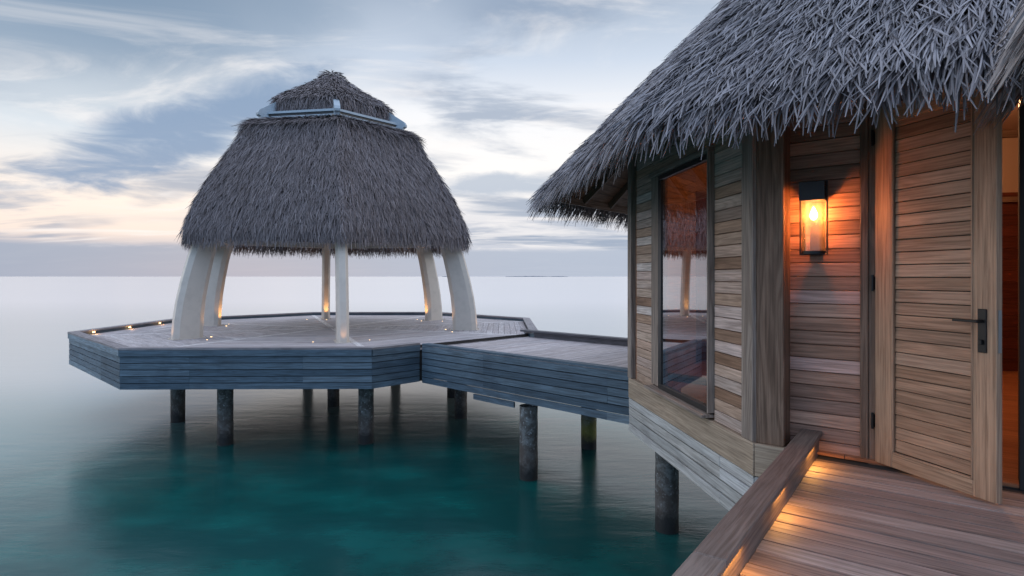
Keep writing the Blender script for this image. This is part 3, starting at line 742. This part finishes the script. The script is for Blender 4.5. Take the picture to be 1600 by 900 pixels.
# moulding round the panel
mb.bar(dpt(.136, DZ0 + .094, -.006), UP, ed, od, DZ1 - .12 - DZ0 - .094, .012, .02, .2); mb.bar(dpt(DW - .138, DZ0 + .094, -.006), UP, ed, od, DZ1 - .12 - DZ0 - .094, .012, .02, .2)
mb.bar(dpt(.142, DZ0 + .100, -.006), ed, UP, od, DW - .286, .012, .02, .2)
door = mb.build('door', M['stile'], villa, bevel=.003)
mb = MB(); z = DZ0 + .108
while z < DZ1 - .13:
    zz = z + .083; mb.bar(dpt(.142, (z + zz) / 2, -.026), ed, unit(UP + od * -.06), od, DW - .286, .078, .018); z = zz
mb.build('louvre_panel', M['door'], door, bevel=.002)
mb = MB(); mb.bar(dpt(.13, DZ0 + .05, -.036), ed, UP, od, DW - .26, 0.01, .01)
mb.quad(dpt(.13, DZ0 + .08, -.038), dpt(DW - .13, DZ0 + .08, -.038), dpt(DW - .13, DZ1 - .1, -.038), dpt(.13, DZ1 - .1, -.038)); mb.build('panel_back', M['dark'], door)
mb = MB(); hc = DW - .075
mb.bar(dpt(hc, .865, .005), UP, ed, od, .25, .048, .01); mb.lathe([(.012, 0), (.02, .0), (.02, .012), (.001, .012)], 14, (0, 0, 0))
mb.v[-0:] if False else None
mb2 = MB(); mb2.bar(dpt(hc, .865, .005), UP, ed, od, .25, .048, .010)
mb2.bar(dpt(hc, 1.045, .008), od, ed, UP, .05, .018, .018)
mb2.bar(dpt(hc + .01, 1.045, .055), -ed, UP, od, .145, .016, .013)
mb2.bar(dpt(hc, .925, .008), od, ed, UP, .018, .018, .028)
mb2.build('handle', M['black'], door, bevel=.0025)
mb = MB(); mb.bar(dpt(DW + .001, .87, -.022), UP, ed, od, .24, .004, .024); mb.build('latch_plate', M['steel'], door)
for hz in (.25, 1.2, 2.2):
    mb = MB(); mb.lathe([(.001, 0), (.009, 0), (.009, .11), (.001, .11)], 10, tuple(dpt(-.012, hz, .008))); mb.bar(dpt(-.012, hz + .01, -.004), UP, ed, od, .09, .04, .004); mb.build('hinge', M['black'], door)

# --- interior seen through the door and the window
mb = MB()    # slatted timber wall, pale upper wall with a dark beam
Qa, Qb = vec(4.2, 8.6, 0), vec(8.3, 7.6, 0); e_ = unit(Qb - Qa); n_ = vec(e_[1], -e_[0], 0)
z = .03
while z < 2.3: mb.bar(Qa + UP * (z + .075), e_, UP, n_, 4.0, .146, .03); z += .15
mb.build('interior_panelling', M['mahog'], villa)
mb = MB(); mb.bar(Qa - n_ * .03 + UP * 2.78, e_, UP, n_, 4.0, .9, .06); mb.build('interior_upper_wall', M['plaster'], villa)
mb = MB(); mb.bar(Qa + UP * 2.33 + n_ * .01, e_, UP, n_, 4.0, .07, .1); mb.bar(Qa + UP * 3.27 + n_ * .02, e_, UP, n_, 4.0, .22, .12); mb.build('interior_beam', M['soffit'], villa)
mb = MB(); z = .03
A7 = VV[8] - fe(7) * .12 - fo(7) * .13
while z < WT: mb.bar(A7 + UP * (z + .04), -fe(7), UP, fo(7), 1.68, .075, .02); z += .08
mb.build('interior_slats', M['inner'], villa)
mb = MB(); mb.bar(A7 - fe(7) * 1.69 + UP * 1.3, -fe(7), UP, fo(7), 1.0, 2.5, .03); mb.build('interior_panel', M['mahog'], villa)
mb = MB(); mb.prism([tuple((HC + (VV[k] - HC) * .96)[:2]) for k in range(8)], WT, WT + .02); mb.build('interior_ceiling', M['plaster'], villa)
mb = MB(); cl = vec(4.6, 6.9, 0)
mb.lathe([(.001, WT - .07), (.16, WT - .07), (.17, WT - .05), (.17, WT)], 24, (cl[0], cl[1], 0)); mb.build('ceiling_lamp', M['diffuser'], villa)
lamp('room_lamp', (cl[0], cl[1], WT - .25), 95, (1, .50, .24), .12)
lamp('room_lamp', (2.9, 6.3, WT - .5), 45, (1, .46, .20), .10)
mb = MB(); mb.lathe([(.001, WT - .4), (.06, WT - .4), (.09, WT - .3), (.02, WT - .2), (.008, WT)], 18, (2.9, 6.3, 0)); mb.build('pendant_lamp', M['diffuser'], villa)

# --- roof
EZ = 2.375; OV = .97
ER = (AP + OV) / math.cos(R(22.5)); SL = math.tan(R(45.8)) * 1.0
apex = EZ + (AP + OV) * SL * .97
RA0 = HD + 45 * 0 - 112.5           # angle of VV[0] seen from the centre
def rpt(k, r, z): return HC + d2(RA0 + 45 * k) * r + UP * z
vprof = [(ER, EZ), (ER - .03, EZ + .05), (ER * .5, (EZ + apex) / 2 + .12), (.02, apex)]
bl = Blades(); V = []; F = []
for (r, z) in vprof: V += [rpt(k, max(r - .03, .01), z - .02) for k in range(8)]
for i in range(3):
    for k in range(8): F.append((i * 8 + k, i * 8 + (k + 1) % 8, (i + 1) * 8 + (k + 1) % 8, (i + 1) * 8 + k))
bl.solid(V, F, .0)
thatch_roof(bl, HC, RA0, 8, vprof, (0, 1, 7), .036, .0165, (.20, .42), (.0085, .0135), smax=3.9, K=4, sag_e=.05, lift=.05, spread=.135)
thatch_roof(bl, HC, RA0, 8, vprof, (2, 3, 4, 5, 6), .10, .05, (.3, .5), (.03, .05), smax=6, K=2, vee=False)
thatch_roof(bl, HC, RA0, 8, vprof, (0, 1, 7), .10, .05, (.3, .5), (.03, .05), smin=3.8, K=2, vee=False)
# longer loose fringe under the eave
fr_p = [(ER - .04, EZ + .02), (ER - .12, EZ + .22)]
thatch_roof(bl, HC, RA0, 8, fr_p, (0, 1, 7), .05, .022, (.12, .34), (.009, .014), smax=.16, K=4, sag_e=.08, lift=.015, spread=.14)
thatch_roof(bl, HC, RA0, 8, fr_p, (0, 1, 7), .06, .042, (.14, .26), (.010, .015), smax=.12, K=5, sag_e=.20, lift=.0, spread=.10)
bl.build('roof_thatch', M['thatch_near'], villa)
# soffit boards and rafters
mb = MB()
for k in (0, 1, 2, 7):
    for i in range(12):
        f0, f1 = i / 12, (i + 1) / 12 - .004
        r0, r1 = ER - .06 - f0 * 1.5, ER - .06 - f1 * 1.5; z0, z1 = EZ - .02 + f0 * 1.35, EZ - .02 + f1 * 1.35
        mb.quad(rpt(k, r0, z0), rpt(k + 1, r0, z0), rpt(k + 1, r1, z1), rpt(k, r1, z1))
    for j in (0, .2, .4, .6, .8):
        a = rpt(k, ER - .08, EZ - .05) * (1 - j) + rpt(k + 1, ER - .08, EZ - .05) * j; b = rpt(k, ER - 1.5, EZ + 1.24) * (1 - j) + rpt(k + 1, ER - 1.5, EZ + 1.24) * j
        ax = unit(b - a); sd_ = unit(np.cross(ax, UP)); mb.bar(a, ax, sd_, np.cross(sd_, ax), np.linalg.norm(b - a), .05, .09)
mb.build('soffit', M['soffit'], villa)
mb = MB()
for k in (0, 1, 2, 7):
    a, b = rpt(k, ER - .07, EZ - .06), rpt(k + 1, ER - .07, EZ - .06); e_ = unit(b - a); mb.bar(a, e_, UP, np.cross(e_, UP), np.linalg.norm(b - a), .10, .03)
mb.build('eave_board', M['post_pale'], villa)
# porch thatch over the entrance (its left eave shows at the frame edge)
bl = Blades(); uR = d2(54.5); uS = vec(uR[1], -uR[0], 0)
E0 = vec(2.71, 3.12, 2.42); rise = .55
slope = unit(uS + UP * rise); n_p = unit(np.cross(uR, slope)); n_p = n_p * np.sign(n_p[2])
V = [E0 + uR * .5, E0 - uR * 1.6, E0 - uR * 1.6 + slope * 1.7, E0 + uR * .5 + slope * 1.7]; V += [q - UP * .12 for q in V]
bl.solid(V, [(0, 1, 2, 3), (7, 6, 5, 4), (0, 4, 5, 1), (1, 5, 6, 2), (2, 6, 7, 3), (3, 7, 4, 0)], .05)
for i in range(26):
    n = 105; t = rng.uniform(-1.6, .5, n); s_ = i * .06
    root = E0[None] + uR[None] * t[:, None] + slope[None] * (s_ + rng.normal(0, .02, n))[:, None]
    dv = -slope[None] + uR[None] * rng.normal(0, .2, n)[:, None] + UP[None] * (-.8 if i < 3 else -.05); dv /= np.linalg.norm(dv, axis=1)[:, None]
    bl.add(root, dv, np.broadcast_to(n_p, dv.shape).copy(), rng.uniform(.22, .4, n), rng.uniform(.013, .02, n), rng.uniform(.3, 1, n) * .04, rng.uniform(0, 1, n) * .07, rng.normal(0, .03, n), 3)
bl.build('porch_thatch', M['thatch_brown'], villa)
rebase(villa, (float(HC[0]), float(HC[1]), WZ))

# ------------------------------------------------------------------ wall lamp
dl = .0
lt = None
for i in range(400):
    q = bpt(.19 + i * .002, 0, SB)
    if (q[0] / q[1]) * 930 + 800 >= 1275.5: dl = .19 + i * .002; break
lc = bpt(dl, 0, SB); wl = thing('wall_lamp', 'black metal wall lantern with glowing glass cylinder beside the open door', 'lamp')
LZ0, LZ1 = 1.455, 1.985
mb = MB(); mb.bar(lc + ob * .006 + UP * LZ0, UP, eb, ob, LZ1 - LZ0, .085, .012); mb.build('back_plate', M['black'], wl, bevel=.002)
hw = .088; fc = lc + ob * .10
mb = MB()
for sx in (-1, 1): mb.bar(fc + eb * sx * hw + UP * LZ0, UP, eb, ob, LZ1 - LZ0, .008, .03)
mb.bar(fc - eb * hw + UP * (LZ0 + .004), eb, ob, UP, 2 * hw, .03, .008); mb.bar(fc - eb * hw + UP * (LZ1 - .004), eb, ob, UP, 2 * hw, .03, .008)
mb.bar(lc + UP * (LZ0 + .02), ob, eb, UP, .1, .03, .012); mb.bar(lc + UP * (LZ1 - .03), ob, eb, UP, .1, .03, .012)
mb.build('frame', M['black'], wl, bevel=.0015)
mb = MB(); mb.bar(fc + UP * (LZ1 - .14) + ob * -.004, UP, eb, ob, .13, .164, .150); mb.build('hood', M['black'], wl, smooth=False)
mb = MB(); mb.lathe([(.001, LZ0 + .008), (.079, LZ0 + .008), (.079, LZ0 + .028), (.001, LZ0 + .028)], 28, (fc[0], fc[1], 0)); mb.build('base', M['black'], wl)
mb = MB(); mb.lathe([(.076, LZ0 + .028), (.076, LZ1 - .14)], 36, (fc[0], fc[1], 0)); mb.build('glass', M['lamp_glass'], wl, smooth=True)
bz = LZ1 - .235
mb = MB(); mb.lathe([(.001, bz - .042), (.012, bz - .038), (.021, bz - .022), (.024, bz - .005), (.019, bz + .015), (.009, bz + .034), (.004, bz + .05), (.001, bz + .052)], 18, (fc[0], fc[1], 0)); bulb = mb.build('bulb', M['bulb'], wl, smooth=True)
mb = MB(); mb.lathe([(.001, bz - .075), (.012, bz - .075), (.012, bz - .045), (.001, bz - .045)], 14, (fc[0], fc[1], 0)); mb.build('candle_tube', M['plaster'], wl)
bulb.visible_shadow = True
lamp('lantern_bulb', (fc[0] , fc[1] , bz + .0), 150, (1, .265, .058), .026).parent = None
rebase(wl, tuple(map(float, lc + UP * LZ0)))

# ------------------------------------------------------------------ entrance deck in the foreground
ent = thing('entrance_deck', 'brown timber deck in front of the open door, edged by a kerb', 'deck')
RD = d2(54.5); RN = vec(RD[1], -RD[0], 0)        # along the rail (away), across (to the right)
I0 = vec(1.32, 3.055, 0)                         # a point of the deck line at the kerb's inner face
far = bpt(dW, 0, SB + .0); 
poly = [tuple((I0 - RD * 5)[:2]), tuple((I0 - RD * 5 + RN * 8)[:2]), tuple((I0 + RD * 6 + RN * 8)[:2]), tuple((I0 + RD * 6)[:2])]
poly = clip(poly, bpt(0, 0, SB + .002)[:2], ob[:2])
mb = MB(); BD = d2(143.6); deck_boards(mb, poly, I0, BD, .142, .016, th=.03, rag=.002)
mb.build('deck_boards', M['deck_near'], ent)
mb = MB(); mb.prism([(p[0], p[1]) for p in clip(poly, (I0 + RN * .0)[:2], RN[:2])], -.5, -.034); mb.build('substructure', M['under'], ent)
# kerb: base beam, cap with a joint near its end
kl0 = -6.0; kl1 = float(np.dot(bpt(0, 0, 0)[:2] - I0[:2], RD[:2]))
m1 = MB(); m1.bar(I0 - RN * .052 + RD * kl0 + UP * .0525, RD, UP, RN, kl1 + .18 - kl0, .160, .10, .3)
m1.bar(I0 - RN * .10 + RD * kl0 + UP * -.09, RD, UP, RN, kl1 - kl0, .16, .03, .5)
m1.bar(I0 - RN * .10 + RD * kl0 + UP * -.26, RD, UP, RN, kl1 - kl0, .16, .03, .2)
kb = m1.build('kerb', M['kerb'], ent, bevel=.004)
mb = MB(); tj = -.83
mb.bar(I0 - RN * .049 + RD * (tj + .0015) + UP * .152, RD, RN, UP, kl1 + .22 - tj, .138, .036, .2); mb.bar(I0 - RN * .049 + RD * kl0 + UP * .152, RD, RN, UP, tj - kl0 - .0015, .138, .036, .9)
mb.build('kerb_cap', M['kerb'], kb, bevel=.005)
for t in (1.24, .26, -.66, -1.6, -2.5):
    q = I0 + RD * t + RN * .010 + UP * .133
    o = MB(); o.bar(q - RD * .14, RD, RN, UP, .28, .010, .002); o.build('kerb_light', M['spot'], kb)
    ld = bpy.data.lights.new('kerb_glow', 'AREA'); ld.shape = 'RECTANGLE'; ld.size = .28; ld.size_y = .008; ld.energy = 1.25; ld.color = (1, .46, .10)
    lo = bpy.data.objects.new('kerb_glow', ld); COL.objects.link(lo); lo.location = q - UP * .002; lo.rotation_euler = (0, 0, math.atan2(RD[1], RD[0]))
rebase(ent, (float(I0[0]), float(I0[1]), -.034))

# ------------------------------------------------------------------ piles
piles = [
 (278, 661, 0, 'dark round concrete pile leftmost under the octagonal deck'),
 (352, 697, 0, 'dark round pile second from the left under the deck front'),
 (521, 636, 0, 'thin brownish pile behind the front row, below the pavilion middle'),
 (572, 695, 0, 'crusted round pile below the pavilion front right of centre'),
 (481, 602, 0, 'stub of a far pile just left of the thin brownish pile'),
 (618, 601, 0, 'stub of a far pile below the right end of the deck front'),
 (720, 655, 0, 'short pile under the walkway beginning beside the octagonal deck'),
 (707, 622, 0, 'far pile half hidden left behind the short walkway pile'),
 (826, 752, 0, 'crusted blue grey pile holding the walkway middle below the hanging board'),
 (920, 703, 1, 'pile under the walkway with yellow green algae at the waterline'),
 (1042, 835, 0, 'broad lichen spotted pile under the villa skirt, nearest to the entrance kerb')]
Fh = 930 * (1.3 - WZ)
for (px, py, alg, lab) in piles:
    Y = Fh / (py - 432) + .13; X = (px - 800) / 930 * Y
    mb = MB(); prof = [(.135, -2.2), (.14, -.9)] + [(.137 + random.uniform(-.003, .003), z) for z in np.linspace(-.8, 1.1, 14)]
    rr = [(r, z) for r, z in prof]
    mb.lathe(rr, 22, (0, 0, 0), a0=random.random()); o = mb.build('pile', M['pile_algae'] if alg else M['pile'], None, smooth=True)
    o.location = (X, Y, WZ + .0); o['label'] = lab; o['category'] = 'pile'; o['group'] = 'round piles standing in the sea'
